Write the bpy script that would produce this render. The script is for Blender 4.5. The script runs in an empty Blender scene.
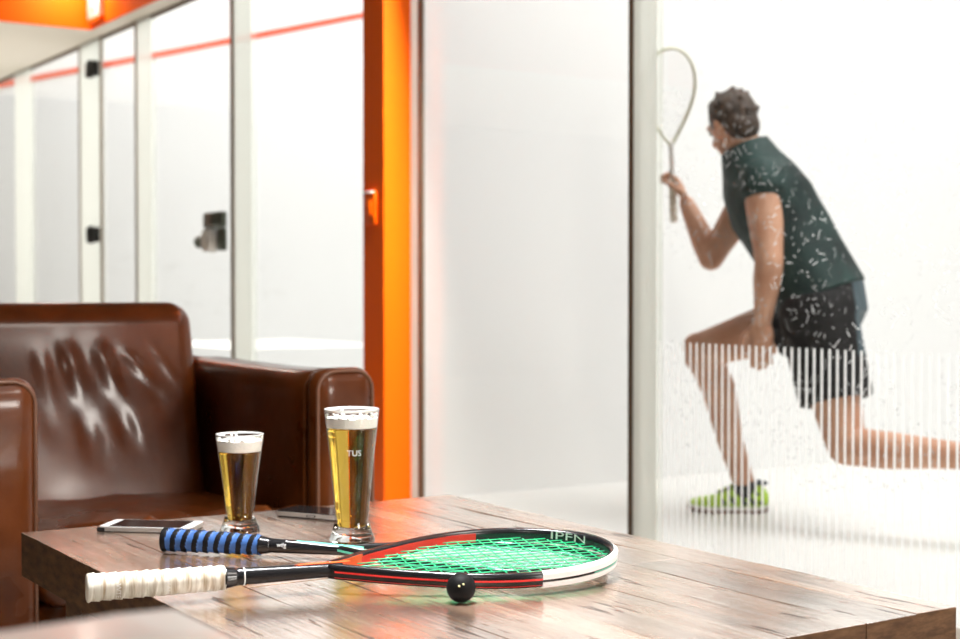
import bpy, bmesh, math, random
from mathutils import Vector, Matrix, noise
random.seed(7)
sc = bpy.context.scene
COL = sc.collection
HC = .782
PITCH = math.atan(31.5/1480)
FW = Vector((.5442, .8390, 0)); RT = Vector((.8390, -.5442, 0))

# ------------------------------------------------------------------ helpers
def at(px, py, fwd):
    """point of the place seen in direction px,py at a horizontal distance fwd"""
    x = (px-480)/1480; y = (319.5-py)/1480
    f = math.cos(PITCH)+y*math.sin(PITCH); z = y*math.cos(PITCH)-math.sin(PITCH)
    return Vector((0, 0, HC)) + (FW*f + RT*x + Vector((0, 0, z)))*(fwd/f)

def link(o, parent=None):
    COL.objects.link(o)
    if parent is not None: o.parent = parent
    return o

def obj(name, bm, mats, parent=None, smooth=True, inv=True):
    me = bpy.data.meshes.new(name)
    bmesh.ops.recalc_face_normals(bm, faces=bm.faces) if inv else None
    bm.to_mesh(me); bm.free()
    if not isinstance(mats, (list, tuple)): mats = [mats]
    for m in mats: me.materials.append(m)
    if smooth:
        for p in me.polygons: p.use_smooth = True
    o = link(bpy.data.objects.new(name, me), parent)
    if smooth == 'auto': sharp(o)
    return o

def sharp(o, deg=35):
    me = o.data
    bm = bmesh.new(); bm.from_mesh(me)
    for e in bm.edges:
        if len(e.link_faces) == 2 and e.calc_face_angle(0) > math.radians(deg): e.smooth = False
    bm.to_mesh(me); bm.free()

def thing(name, label, cat, loc=(0, 0, 0), rz=0, group=None):
    o = bpy.data.objects.new(name, None); link(o)
    o.empty_display_size = .05
    o.location = loc; o.rotation_euler = (0, 0, rz)
    return tag(o, label, cat, group)

def tag(o, label=None, cat=None, group=None, kind=None):
    if label: o['label'] = label
    if cat: o['category'] = cat
    if group: o['group'] = group
    if kind: o['kind'] = kind
    return o

def struct(name, bm, mats, smooth=False, label=None, cat=None):
    o = obj(name, bm, mats, None, smooth)
    return tag(o, label, cat, None, 'structure')

def box(bm, lo, hi, bev=0, seg=2, mi=0):
    lo = Vector(lo); hi = Vector(hi)
    r = bmesh.ops.create_cube(bm, size=1)
    vs = r['verts']
    for v in vs:
        v.co = Vector(((lo[i]+hi[i])/2 + v.co[i]*(hi[i]-lo[i]) for i in range(3)))
    fs = list({f for v in vs for f in v.link_faces})
    for f in fs: f.material_index = mi
    if bev:
        es = list({e for v in vs for e in v.link_edges})
        bmesh.ops.bevel(bm, geom=es, offset=bev, segments=seg, profile=.5, affect='EDGES')
    return bm

def B(lo, hi, bev=0, seg=2):
    return box(bmesh.new(), lo, hi, bev, seg)

def lathe(bm, prof, n=48, c=(0, 0, 0), cap0=False, cap1=False, mi=0):
    rings = []
    for r, z in prof:
        if r < 1e-6:
            rings.append([bm.verts.new((c[0], c[1], c[2]+z))])
        else:
            rings.append([bm.verts.new((c[0]+r*math.cos(2*math.pi*k/n), c[1]+r*math.sin(2*math.pi*k/n), c[2]+z)) for k in range(n)])
    for a, b in zip(rings, rings[1:]):
        if len(a) == 1 and len(b) == 1: continue
        for k in range(n):
            k2 = (k+1) % n
            if len(a) == 1: f = bm.faces.new((a[0], b[k2], b[k]))
            elif len(b) == 1: f = bm.faces.new((a[k], a[k2], b[0]))
            else: f = bm.faces.new((a[k], a[k2], b[k2], b[k]))
            f.material_index = mi
    if cap0 and len(rings[0]) > 1: bm.faces.new(list(reversed(rings[0])))
    if cap1 and len(rings[-1]) > 1: bm.faces.new(rings[-1])
    return bm

def smooth_prof(pts, n=6):
    """Catmull-Rom through profile points"""
    out = []
    P = [pts[0]]+list(pts)+[pts[-1]]
    for i in range(1, len(P)-2):
        for k in range(n):
            t = k/n
            out.append(tuple(.5*((2*P[i][j])+(-P[i-1][j]+P[i+1][j])*t+(2*P[i-1][j]-5*P[i][j]+4*P[i+1][j]-P[i+2][j])*t*t+(-P[i-1][j]+3*P[i][j]-3*P[i+1][j]+P[i+2][j])*t**3) for j in range(len(P[i]))))
    out.append(tuple(pts[-1]))
    return out

def sweep(bm, path, section, up=Vector((0, 0, 1)), closed=False, caps=True, matf=None):
    """section(i) -> list of (a,b) in (side,up) ; path list of Vector"""
    n = len(path); rings = []
    for i, p in enumerate(path):
        if closed: t = path[(i+1) % n]-path[i-1]
        else: t = path[min(i+1, n-1)]-path[max(i-1, 0)]
        t.normalize()
        s = t.cross(up); s.normalize(); u = s.cross(t)
        rings.append([bm.verts.new(p+s*a+u*b) for a, b in section(i)])
    m = len(rings[0])
    rng = range(n) if closed else range(n-1)
    for i in rng:
        a = rings[i]; b = rings[(i+1) % n]
        for k in range(m):
            f = bm.faces.new((a[k], a[(k+1) % m], b[(k+1) % m], b[k]))
            if matf: f.material_index = matf(i, k)
    if caps and not closed:
        bm.faces.new(list(reversed(rings[0]))); bm.faces.new(rings[-1])
    return bm

def circ(r, n=8, sx=1, sy=1):
    return [(r*sx*math.cos(2*math.pi*k/n), r*sy*math.sin(2*math.pi*k/n)) for k in range(n)]

def tube(bm, path, r, n=8, up=Vector((0, 0, 1)), closed=False):
    rr = r if callable(r) else (lambda i: r)
    return sweep(bm, [Vector(p) for p in path], lambda i: circ(rr(i), n), up, closed)

def rbox(lo, hi, r, n=14, f=None):
    """rounded box with a fine grid; f(p, unit) may move the points"""
    lo = Vector(lo); hi = Vector(hi); c = (lo+hi)/2; h = (hi-lo)/2
    bm = bmesh.new()
    bmesh.ops.create_cube(bm, size=2)
    bmesh.ops.subdivide_edges(bm, edges=bm.edges[:], cuts=n, use_grid_fill=True)
    rr = [min(r, h[i]*.999) for i in range(3)]
    for v in bm.verts:
        p = Vector((0, 0, 0))
        for i in range(3):
            s = v.co[i]
            s = math.copysign(abs(s)**.72 if abs(s) < 1 else 1, s) if True else s
            p[i] = s*h[i]
        u = v.co.copy()
        q = Vector((max(-h[i]+rr[i], min(h[i]-rr[i], p[i])) for i in range(3)))
        d = p-q
        if d.length > 1e-9:
            e = Vector((d[i]/rr[i] for i in range(3)))
            e.normalize()
            mx = max(abs(d[i]/rr[i]) for i in range(3))
            p = q+Vector((e[i]*rr[i]*min(1, mx) for i in range(3)))
        p = c+p
        if f: p = f(p, u)
        v.co = p
    return bm

def text_bm(txt, size, fn, depth=0.0):
    """letter faces mapped through fn(x,y)->Vector"""
    cu = bpy.data.curves.new('letters', 'FONT'); cu.body = txt; cu.size = size
    cu.align_x = 'CENTER'; cu.align_y = 'CENTER'
    cu.resolution_u = 3
    o = bpy.data.objects.new('letters', cu); COL.objects.link(o)
    dg = bpy.context.evaluated_depsgraph_get()
    me = bpy.data.meshes.new_from_object(o.evaluated_get(dg))
    bm = bmesh.new(); bm.from_mesh(me)
    bpy.data.objects.remove(o); bpy.data.curves.remove(cu); bpy.data.meshes.remove(me)
    bmesh.ops.subdivide_edges(bm, edges=[e for e in bm.edges if e.calc_length() > size*.25], cuts=2)
    for v in bm.verts: v.co = fn(v.co.x, v.co.y)
    return bm

# ------------------------------------------------------------------ materials
def mat(name, col, rough=.5, metal=0, spec=.5, **kw):
    m = bpy.data.materials.new(name); m.use_nodes = True
    b = m.node_tree.nodes['Principled BSDF']
    b.inputs['Base Color'].default_value = (*col, 1)
    b.inputs['Roughness'].default_value = rough
    b.inputs['Metallic'].default_value = metal
    b.inputs['Specular IOR Level'].default_value = spec
    for k, v in kw.items(): b.inputs[k.replace('_', ' ')].default_value = v
    return m

def nt(m):
    return m.node_tree.nodes, m.node_tree.links, m.node_tree.nodes['Principled BSDF']

def noise_node(m, scale, detail=3, rough=.55, vec=None, mscale=None, rot=None, coord='Object'):
    N, L, b = nt(m)
    tc = N.new('ShaderNodeTexCoord'); mp = N.new('ShaderNodeMapping')
    L.new(tc.outputs[coord], mp.inputs[0])
    if mscale: mp.inputs['Scale'].default_value = mscale
    if rot: mp.inputs['Rotation'].default_value = rot
    n = N.new('ShaderNodeTexNoise'); n.inputs['Scale'].default_value = scale
    n.inputs['Detail'].default_value = detail; n.inputs['Roughness'].default_value = rough
    L.new(mp.outputs[0], n.inputs['Vector'])
    return n

def ramp(m, src, stops):
    N, L, b = nt(m)
    r = N.new('ShaderNodeValToRGB')
    e = r.color_ramp.elements
    while len(e) < len(stops): e.new(.5)
    for q, (p, c) in zip(e, stops):
        q.position = p; q.color = (*c, 1) if len(c) == 3 else c
    L.new(src, r.inputs[0])
    return r

def bump(m, src, strength, dist=.01, chain=None):
    N, L, b = nt(m)
    bp = N.new('ShaderNodeBump'); bp.inputs['Strength'].default_value = strength
    bp.inputs['Distance'].default_value = dist
    L.new(src, bp.inputs['Height'])
    if chain: L.new(chain.outputs[0], bp.inputs['Normal'])
    L.new(bp.outputs[0], b.inputs['Normal'])
    return bp

def math_node(m, op, a, bb=None):
    N, L, _ = nt(m)
    n = N.new('ShaderNodeMath'); n.operation = op
    for i, s in enumerate((a, bb)):
        if s is None: continue
        if isinstance(s, (int, float)): n.inputs[i].default_value = s
        else: L.new(s, n.inputs[i])
    return n

M = {}
# plaster court walls with faint ball scuffs low down
m = M['court_wall'] = mat('court_plaster', (.86, .86, .85), .6)
N, L, b = nt(m)
n1 = noise_node(m, 7, 5, .7, mscale=(1, 1, 2.6)); n2 = noise_node(m, .9, 2)
r1 = ramp(m, n1.outputs[0], [(.57, (0, 0, 0)), (.70, (1, 1, 1))])
r2 = ramp(m, n2.outputs[0], [(.46, (0, 0, 0)), (.62, (1, 1, 1))])
geo = N.new('ShaderNodeNewGeometry'); sx = N.new('ShaderNodeSeparateXYZ'); L.new(geo.outputs['Position'], sx.inputs[0])
zr = ramp(m, math_node(m, 'MULTIPLY', sx.outputs[2], .3).outputs[0], [(.02, (0, 0, 0)), (.14, (1, 1, 1)), (.28, (1, 1, 1)), (.5, (0, 0, 0))])
a1 = math_node(m, 'MULTIPLY', r1.outputs[0], r2.outputs[0]); a2 = math_node(m, 'MULTIPLY', a1.outputs[0], zr.outputs[0])
a3 = math_node(m, 'MULTIPLY', a2.outputs[0], .38)
mx = N.new('ShaderNodeMixRGB'); L.new(a3.outputs[0], mx.inputs[0])
mx.inputs[1].default_value = (.86, .86, .85, 1); mx.inputs[2].default_value = (.45, .43, .40, 1)
L.new(mx.outputs[0], b.inputs['Base Color'])

m = M['court_floor'] = mat('court_floor_boards', (.84, .82, .76), .4, spec=.3)
n1 = noise_node(m, 3, 4, mscale=(.4, 12, 1))
r = ramp(m, n1.outputs[0], [(.3, (.77, .76, .72)), (.7, (.82, .81, .78))]); nt(m)[1].new(r.outputs[0], nt(m)[2].inputs['Base Color'])
M['red_line'] = mat('red_line_paint', (.80, .09, .03), .5)
m = M['ceiling'] = mat('cream_ceiling_paint', (.80, .75, .66), .7)
m = M['ceiling_dark'] = mat('darkened_ceiling_paint', (.16, .13, .10), .7)  # unseen lounge ceiling, darkened so that it bounces less light
m = M['lounge_wall'] = mat('lounge_wall_paint', (.07, .06, .05), .7)
m = M['lounge_floor'] = mat('beige_lounge_floor', (.52, .45, .36), .6)
n1 = noise_node(m, 60, 3)
r = ramp(m, n1.outputs[0], [(.3, (.36, .30, .24)), (.7, (.46, .40, .33))]); nt(m)[1].new(r.outputs[0], nt(m)[2].inputs['Base Color'])
m = M['orange'] = mat('orange_gloss_paint', (.95, .135, .001), .45, 0, .15)
n1 = noise_node(m, 9, 2); bump(m, n1.outputs[0], .03)
M['post'] = mat('pale_grey_frame_paint', (.72, .72, .68), .45)

M['gasket'] = mat('brown_rubber_seal', (.14, .095, .06), .5)
M['seal_light'] = mat('taupe_rubber_seal', (.34, .28, .22), .5)
M['black_metal'] = mat('black_hinge_metal', (.012, .012, .012), .4, .3)
M['lock_grey'] = mat('grey_green_lock_metal', (.10, .115, .09), .35, .5)
M['lock_taupe'] = mat('taupe_lock_face', (.22, .18, .145), .4, .2)
M['white_plastic'] = mat('white_plastic', (.82, .82, .80), .4)
M['grey_ink'] = mat('grey_ink', (.38, .28, .26), .6)
M['ochre_ink'] = mat('ochre_ink', (.35, .2, .05), .6)

def pane_material(name, stripes=False, scuffs=False):
    m = bpy.data.materials.new(name); m.use_nodes = True
    N = m.node_tree.nodes; L = m.node_tree.links; N.clear()
    out = N.new('ShaderNodeOutputMaterial')
    tr = N.new('ShaderNodeBsdfTransparent'); tr.inputs[0].default_value = (.975, .978, .976, 1)
    gl = N.new('ShaderNodeBsdfGlossy'); gl.inputs['Roughness'].default_value = .02
    lw = N.new('ShaderNodeLayerWeight'); lw.inputs[0].default_value = .5
    pw = N.new('ShaderNodeMath'); pw.operation = 'POWER'; pw.inputs[1].default_value = 5; L.new(lw.outputs['Facing'], pw.inputs[0])
    fm = N.new('ShaderNodeMapRange'); fm.inputs[3].default_value = .03; fm.inputs[4].default_value = .75; L.new(pw.outputs[0], fm.inputs[0])
    mix = N.new('ShaderNodeMixShader'); L.new(fm.outputs[0], mix.inputs[0]); L.new(tr.outputs[0], mix.inputs[1]); L.new(gl.outputs[0], mix.inputs[2])
    last = mix.outputs[0]
    def mth(op, a, b):
        n = N.new('ShaderNodeMath'); n.operation = op
        for i, s in enumerate((a, b)):
            if isinstance(s, (int, float)): n.inputs[i].default_value = s
            elif s is not None: L.new(s, n.inputs[i])
        return n.outputs[0]
    df = N.new('ShaderNodeBsdfDiffuse'); df.inputs[0].default_value = (.97, .97, .96, 1)
    tl = N.new('ShaderNodeBsdfTranslucent'); tl.inputs[0].default_value = (.98, .98, .97, 1)
    wm = N.new('ShaderNodeMixShader'); wm.inputs[0].default_value = .93; L.new(df.outputs[0], wm.inputs[1]); L.new(tl.outputs[0], wm.inputs[2])
    tc = N.new('ShaderNodeTexCoord'); sp = N.new('ShaderNodeSeparateXYZ'); L.new(tc.outputs['Object'], sp.inputs[0])
    if scuffs:
        cb = N.new('ShaderNodeCombineXYZ'); L.new(sp.outputs[1], cb.inputs[0]); L.new(sp.outputs[2], cb.inputs[1])
        mask = None
        for scl, ln, wd, thr, off in ((34, .46, .05, .62, 0), (56, .50, .075, .66, 3.3), (22, .48, .026, .66, 7.7)):
            ad = N.new('ShaderNodeVectorMath'); ad.operation = 'MULTIPLY_ADD'; L.new(cb.outputs[0], ad.inputs[0]); ad.inputs[1].default_value = (scl,)*3; ad.inputs[2].default_value = (off, off*.7, 0)
            vo = N.new('ShaderNodeTexVoronoi'); vo.voronoi_dimensions = '2D'; vo.inputs['Scale'].default_value = 1; L.new(ad.outputs[0], vo.inputs['Vector'])
            df_ = N.new('ShaderNodeVectorMath'); df_.operation = 'SUBTRACT'; L.new(ad.outputs[0], df_.inputs[0]); L.new(vo.outputs['Position'], df_.inputs[1])
            s2 = N.new('ShaderNodeSeparateXYZ'); L.new(df_.outputs[0], s2.inputs[0])
            cl = N.new('ShaderNodeSeparateColor'); L.new(vo.outputs['Color'], cl.inputs[0])
            an = mth('MULTIPLY', cl.outputs[0], 6.283); cs = mth('COSINE', an, None); sn = mth('SINE', an, None)
            xa = mth('ABSOLUTE', mth('ADD', mth('MULTIPLY', s2.outputs[0], cs), mth('MULTIPLY', s2.outputs[1], sn)), None)
            ya_ = mth('ABSOLUTE', mth('SUBTRACT', mth('MULTIPLY', s2.outputs[1], cs), mth('MULTIPLY', s2.outputs[0], sn)), None)
            inl = mth('LESS_THAN', xa, mth('MULTIPLY', cl.outputs[1], ln)); inw = mth('LESS_THAN', ya_, wd)
            on_ = mth('GREATER_THAN', cl.outputs[2], thr)
            one = mth('MULTIPLY', mth('MULTIPLY', inl, inw), on_)
            mask = one if mask is None else mth('MAXIMUM', mask, one)
        # scuffs gather at ball height
        zr = N.new('ShaderNodeValToRGB'); e = zr.color_ramp.elements
        e[0].position = .12; e[0].color = (.25,)*3+(1,); e[1].position = .36; e[1].color = (1, 1, 1, 1)
        q = e.new(.50); q.color = (.6,)*3+(1,); q = e.new(.60); q.color = (.4,)*3+(1,)
        L.new(mth('MULTIPLY', sp.outputs[2], .5), zr.inputs[0])
        n2 = N.new('ShaderNodeTexNoise'); n2.inputs['Scale'].default_value = 5; L.new(tc.outputs['Object'], n2.inputs['Vector'])
        r2 = N.new('ShaderNodeMapRange'); r2.inputs[1].default_value = .38; r2.inputs[2].default_value = .6; L.new(n2.outputs[0], r2.inputs[0])
        fac = mth('MULTIPLY', mth('MULTIPLY', mask, zr.outputs[0]), r2.outputs[0])
        fac = mth('MULTIPLY', fac, .9)
        # a faint film of dust over the whole pane
        fac = mth('MAXIMUM', fac, .006)
        ms = N.new('ShaderNodeMixShader'); L.new(fac, ms.inputs[0]); L.new(last, ms.inputs[1]); L.new(wm.outputs[0], ms.inputs[2]); last = ms.outputs[0]
    if stripes:
        w = mth('FRACT', mth('MULTIPLY', sp.outputs[1], 1/.0262), None)
        on = mth('LESS_THAN', w, .28)
        top = mth('LESS_THAN', sp.outputs[2], .629)
        fac = mth('MULTIPLY', mth('MULTIPLY', on, top), .93)
        ms = N.new('ShaderNodeMixShader'); L.new(fac, ms.inputs[0]); L.new(last, ms.inputs[1]); L.new(wm.outputs[0], ms.inputs[2]); last = ms.outputs[0]
    L.new(last, out.inputs[0])
    return m
def frosted(name, tint, k):
    m = bpy.data.materials.new(name); m.use_nodes = True
    N = m.node_tree.nodes; L = m.node_tree.links; N.clear()
    out = N.new('ShaderNodeOutputMaterial')
    tr = N.new('ShaderNodeBsdfTransparent'); tr.inputs[0].default_value = (*tint, 1)
    tl = N.new('ShaderNodeBsdfTranslucent'); tl.inputs[0].default_value = (*tint, 1)
    df = N.new('ShaderNodeBsdfDiffuse'); df.inputs[0].default_value = (*tint, 1)
    a = N.new('ShaderNodeMixShader'); a.inputs[0].default_value = .35; L.new(tl.outputs[0], a.inputs[1]); L.new(df.outputs[0], a.inputs[2])
    b = N.new('ShaderNodeMixShader'); b.inputs[0].default_value = k; L.new(tr.outputs[0], b.inputs[1]); L.new(a.outputs[0], b.inputs[2])
    L.new(b.outputs[0], out.inputs[0])
    return m
M['frosted'] = frosted('frosted_glass_fin', (.85, .855, .81), .85)
M['clear_fin'] = frosted('clear_glass_fin', (.96, .97, .94), .1)
M['pane'] = pane_material('clear_court_glass')
M['pane_scuffed'] = pane_material('scuffed_striped_court_glass', True, True)

def glass_material(name, col=(1, 1, 1), ior=1.47, rough=0.0):
    return mat(name, col, rough, 0, .5, Transmission_Weight=1.0, IOR=ior)
M['tumbler'] = glass_material('tumbler_glass', (.985, 1, .99))
M['thin_glass'] = m = bpy.data.materials.new('thin_glass'); m.use_nodes = True
N, L = m.node_tree.nodes, m.node_tree.links; N.clear()
out = N.new('ShaderNodeOutputMaterial'); tr = N.new('ShaderNodeBsdfTransparent'); tr.inputs[0].default_value = (.97, .98, .97, 1)
gl = N.new('ShaderNodeBsdfGlossy'); gl.inputs['Roughness'].default_value = .03
lw = N.new('ShaderNodeLayerWeight'); lw.inputs[0].default_value = .5
pw = N.new('ShaderNodeMath'); pw.operation = 'POWER'; pw.inputs[1].default_value = 4; L.new(lw.outputs['Facing'], pw.inputs[0])
fm = N.new('ShaderNodeMapRange'); fm.inputs[3].default_value = .04; fm.inputs[4].default_value = .9; L.new(pw.outputs[0], fm.inputs[0])
mix = N.new('ShaderNodeMixShader'); L.new(fm.outputs[0], mix.inputs[0]); L.new(tr.outputs[0], mix.inputs[1]); L.new(gl.outputs[0], mix.inputs[2]); L.new(mix.outputs[0], out.inputs[0])
M['rim_highlight'] = mat('rim_highlight', (.86, .88, .86), .1, 0, .6, Transmission_Weight=.45)  # whitened rim colour stands in for lamp reflections on the glass edge
M['beer'] = glass_material('golden_beer', (1, .64, .11), 1.34)
m = M['foam'] = mat('beer_foam', (.97, .96, .92), .8)
n1 = noise_node(m, 260, 2); bump(m, n1.outputs[0], .5, .002)
M['print'] = mat('frosted_print', (.93, .93, .90), .6)

# leather
def leather(name, dark, light, rough=.30):
    m = mat(name, dark, rough, 0, .25, Coat_Weight=.42, Coat_Roughness=.15)
    N, L, b = nt(m)
    n1 = noise_node(m, 3.2, 4, .6); n2 = noise_node(m, 140, 3, .6)
    r = ramp(m, n1.outputs[0], [(.32, dark), (.72, light)])
    L.new(r.outputs[0], b.inputs['Base Color'])
    n3 = noise_node(m, 9, 4, .6)
    b1 = bump(m, n3.outputs[0], .07, .02)
    bump(m, n2.outputs[0], .10, .004, b1)
    rr = ramp(m, n1.outputs[0], [(.3, (rough-.06,)*3), (.7, (rough+.1,)*3)])
    L.new(rr.outputs[0], b.inputs['Roughness'])
    return m
M['leather'] = leather('brown_leather', (.058, .013, .002), (.21, .054, .010))
M['leather_highlit'] = leather('highlit_leather', (.86, .82, .77), (.92, .88, .84), .45)  # brown leather's bright highlight put into the base colour as cream
M['piping'] = mat('brown_piping', (.20, .09, .05), .35)
M['piping_highlit'] = mat('highlit_piping', (.70, .58, .48), .4)  # piping paled to go with the painted highlight
M['dark_wood'] = mat('dark_wood_foot', (.03, .018, .012), .4)

# table timber
def timber(name, c0, c1, c2, rough=.24, along='y', seedoff=0):
    m = mat(name, c1, rough, 0, .6, Coat_Weight=.55, Coat_Roughness=.16, Coat_IOR=1.6)
    N, L, b = nt(m)
    sc_ = (9, .9, 9) if along == 'y' else (.9, 9, 9)
    n1 = noise_node(m, 2.6, 6, .62, mscale=sc_)
    sc2 = (60, 2.2, 60) if along == 'y' else (2.2, 60, 60)
    n2 = noise_node(m, 1.6, 4, .6, mscale=sc2)
    r = ramp(m, n1.outputs[0], [(.28, c0), (.5, c1), (.75, c2)])
    at_ = N.new('ShaderNodeAttribute'); at_.attribute_name = 'plank'
    hs = N.new('ShaderNodeHueSaturation'); L.new(r.outputs[0], hs.inputs['Color'])
    mr = N.new('ShaderNodeMapRange'); L.new(at_.outputs['Fac'], mr.inputs[0]); mr.inputs[3].default_value = .6; mr.inputs[4].default_value = 1.35
    L.new(mr.outputs[0], hs.inputs['Value'])
    # sparse dark cracks and pits along the grain
    n3 = noise_node(m, 1, 3, .5, mscale=(70, 7, 70) if along == 'y' else (7, 70, 70))
    cr = ramp(m, n3.outputs[0], [(.645, (0, 0, 0)), (.685, (1, 1, 1))])
    mx = N.new('ShaderNodeMixRGB'); L.new(cr.outputs[0], mx.inputs[0]); L.new(hs.outputs[0], mx.inputs[1]); mx.inputs[2].default_value = (.03, .014, .008, 1)
    L.new(mx.outputs[0], b.inputs['Base Color'])
    b1 = bump(m, n2.outputs[0], .18, .004)
    inv = math_node(m, 'SUBTRACT', 1.0, cr.outputs[0])
    b2 = bump(m, inv.outputs[0], .5, .003, b1)
    n4 = noise_node(m, 5, 3, .6)
    b3 = bump(m, n4.outputs[0], .05, .02, b2)
    L.new(b1.outputs[0], b.inputs['Coat Normal'])
    rr = ramp(m, n1.outputs[0], [(.3, (rough-.05,)*3), (.7, (rough+.12,)*3)])
    L.new(rr.outputs[0], b.inputs['Roughness'])
    # old lacquer: a broad pale sheen over the wood, broken by the cracks
    gs = N.new('ShaderNodeBsdfGlossy'); gs.inputs['Roughness'].default_value = .21; gs.inputs[0].default_value = (1, .97, .94, 1)
    L.new(b2.outputs[0], gs.inputs['Normal'])
    lw = N.new('ShaderNodeLayerWeight'); lw.inputs[0].default_value = .5
    pw = math_node(m, 'POWER', lw.outputs['Facing'], 1.25)
    fc = math_node(m, 'MULTIPLY', math_node(m, 'MULTIPLY', pw.outputs[0], .96).outputs[0], inv.outputs[0])
    n5 = noise_node(m, 3.1, 5, .65, mscale=(7, 1.1, 7))
    wr = ramp(m, n5.outputs[0], [(.33, (.42,)*3), (.60, (1, 1, 1))])
    fc = math_node(m, 'MULTIPLY', fc.outputs[0], wr.outputs[0])
    ms = N.new('ShaderNodeMixShader'); L.new(fc.outputs[0], ms.inputs[0]); L.new(b.outputs[0], ms.inputs[1]); L.new(gs.outputs[0], ms.inputs[2])
    L.new(ms.outputs[0], N['Material Output'].inputs[0])
    return m
M['timber_end'] = mat('brown_end_grain', (.15, .075, .032), .5, 0, .3)
nt(M['timber_end'])[1].new(ramp(M['timber_end'], noise_node(M['timber_end'], 30, 4, .65, mscale=(1, 1, 3)).outputs[0], [(.35, (.075, .034, .014)), (.7, (.20, .105, .048))]).outputs[0], nt(M['timber_end'])[2].inputs['Base Color'])
M['timber'] = timber('brown_table_timber', (.085, .040, .018), (.24, .145, .092), (.40, .285, .20))

# racket
M['frame_black'] = mat('black_gloss_frame', (.008, .008, .009), .22, 0, .6)
M['frame_red'] = mat('red_gloss_frame', (.80, .02, .015), .3)
M['frame_orange'] = mat('orange_red_gloss_frame', (.85, .10, .02), .3)
M['frame_white'] = mat('white_gloss_frame', (.82, .81, .79), .35)
M['frame_olive'] = mat('pale_olive_frame', (.78, .78, .62), .4)
M['frame_teal'] = mat('teal_gloss_frame', (.12, .58, .42), .3)
M['string_green'] = mat('green_string', (.02, .54, .23), .3)
M['string_teal'] = mat('pale_teal_string', (.42, .80, .64), .35)
m = M['grip_white'] = mat('white_grip_tape', (.78, .73, .62), .6)
n1 = noise_node(m, 1, 3, .6, mscale=(120, 14, 14))
r = ramp(m, n1.outputs[0], [(.38, (.42, .33, .22)), (.56, (.80, .77, .68))]); nt(m)[1].new(r.outputs[0], nt(m)[2].inputs['Base Color'])  # darker bands deepened to stand in for shade between the wraps
bump(m, n1.outputs[0], .3, .003)
M['grip_blue'] = mat('blue_grip_tape', (.045, .12, .33), .5, 0, .3)
M['grip_black'] = mat('black_grip_tape', (.003, .003, .004), .6, 0, .2)
m = M['ball'] = mat('black_rubber', (.004, .004, .004), .6, 0, .15)
n1 = noise_node(m, 300, 2); bump(m, n1.outputs[0], .2, .001)
M['ball_dot'] = mat('pale_yellow_dot', (.85, .74, .36), .6)
# phones
M['screen'] = mat('black_phone_glass', (.012, .011, .011), .05)
M['phone_silver'] = mat('silver_phone_metal', (.62, .60, .57), .28, .85)
M['phone_white'] = mat('white_phone_front', (.85, .84, .82), .12)
M['phone_black'] = mat('black_phone_bumper', (.01, .01, .01), .35)
# person
m = M['skin'] = mat('tanned_skin', (.50, .25, .155), .5, 0, .4)
n1 = noise_node(m, 8, 3); r = ramp(m, n1.outputs[0], [(.3, (.54, .27, .165)), (.7, (.68, .40, .27))]); nt(m)[1].new(r.outputs[0], nt(m)[2].inputs['Base Color'])
m = M['hair'] = mat('dark_brown_hair', (.045, .025, .015), .55)
n1 = noise_node(m, 1, 3, .7, mscale=(60, 60, 14)); r = ramp(m, n1.outputs[0], [(.35, (.02, .012, .008)), (.7, (.10, .055, .03))]); nt(m)[1].new(r.outputs[0], nt(m)[2].inputs['Base Color'])
bump(m, n1.outputs[0], .8, .01)
m = M['shirt'] = mat('dark_green_jersey', (.015, .04, .036), .65, 0, .3)
n1 = noise_node(m, 6, 3); r = ramp(m, n1.outputs[0], [(.35, (.007, .016, .015)), (.7, (.026, .062, .055))]); nt(m)[1].new(r.outputs[0], nt(m)[2].inputs['Base Color'])
bump(m, n1.outputs[0], .4, .02)
m = M['shorts'] = mat('black_shorts_cloth', (.010, .009, .009), .7, 0, .25)
n1 = noise_node(m, 9, 3); bump(m, n1.outputs[0], .4, .02)
M['shorts_panel'] = mat('slate_blue_panel', (.05, .08, .095), .6)
M['shoe'] = mat('neon_yellow_green_mesh', (.50, .78, .05), .55)
M['shoe_navy'] = mat('navy_shoe_trim', (.012, .025, .04), .5)
M['shoe_sole'] = mat('gum_brown_sole', (.16, .05, .02), .6)
M['shoe_white'] = mat('white_midsole', (.8, .8, .72), .6)
M['sock'] = mat('black_sock', (.012, .014, .016), .8)
M['eye'] = mat('eye_white', (.8, .8, .78), .2)

# ------------------------------------------------------------------ the setting
GX = 2.7487          # plane of the glass
PX = 2.623           # front of pillar and beam
SZ = 2.188           # soffit
Y0, Y1 = 4.682, 4.841
LFL, LBK = -3.2, -3.6
struct('floor', B((LFL, LBK, -.1), (GX+.02, 11.3, 0)), M['lounge_floor'])
struct('floor_court', B((GX+.02, LBK, -.1), (12.2, 11.3, 0)), M['court_floor'])
struct('ceiling', B((LFL, LBK, 2.75), (GX+.1, 7.949, 2.85)), M['ceiling_dark'])
struct('ceiling_low', B((LFL, 7.949+.012, SZ), (GX+.03, 11.3, SZ+.1)), M['ceiling'])
struct('ceiling_court', B((GX+.1, LBK, 5.5), (12.2, 11.3, 5.6)), M['court_wall'])
struct('wall_left', B((LFL-.1, LBK, 0), (LFL, 11.3, 2.85)), M['lounge_wall'])
struct('wall_back', B((LFL, LBK-.1, 0), (12.2, LBK, 5.6)), M['lounge_wall'])
struct('wall_far', B((LFL, 10.95, 0), (GX, 11.05, SZ)), M['lounge_wall'])
struct('wall_court_divider', B((GX-.001, Y0+.012, 0), (11.9, Y1-.012, 5.5)), M['court_wall'])
struct('wall_court_left', B((GX+.02, 10.77, 0), (11.9, 10.9, 5.5)), M['court_wall'])
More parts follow.
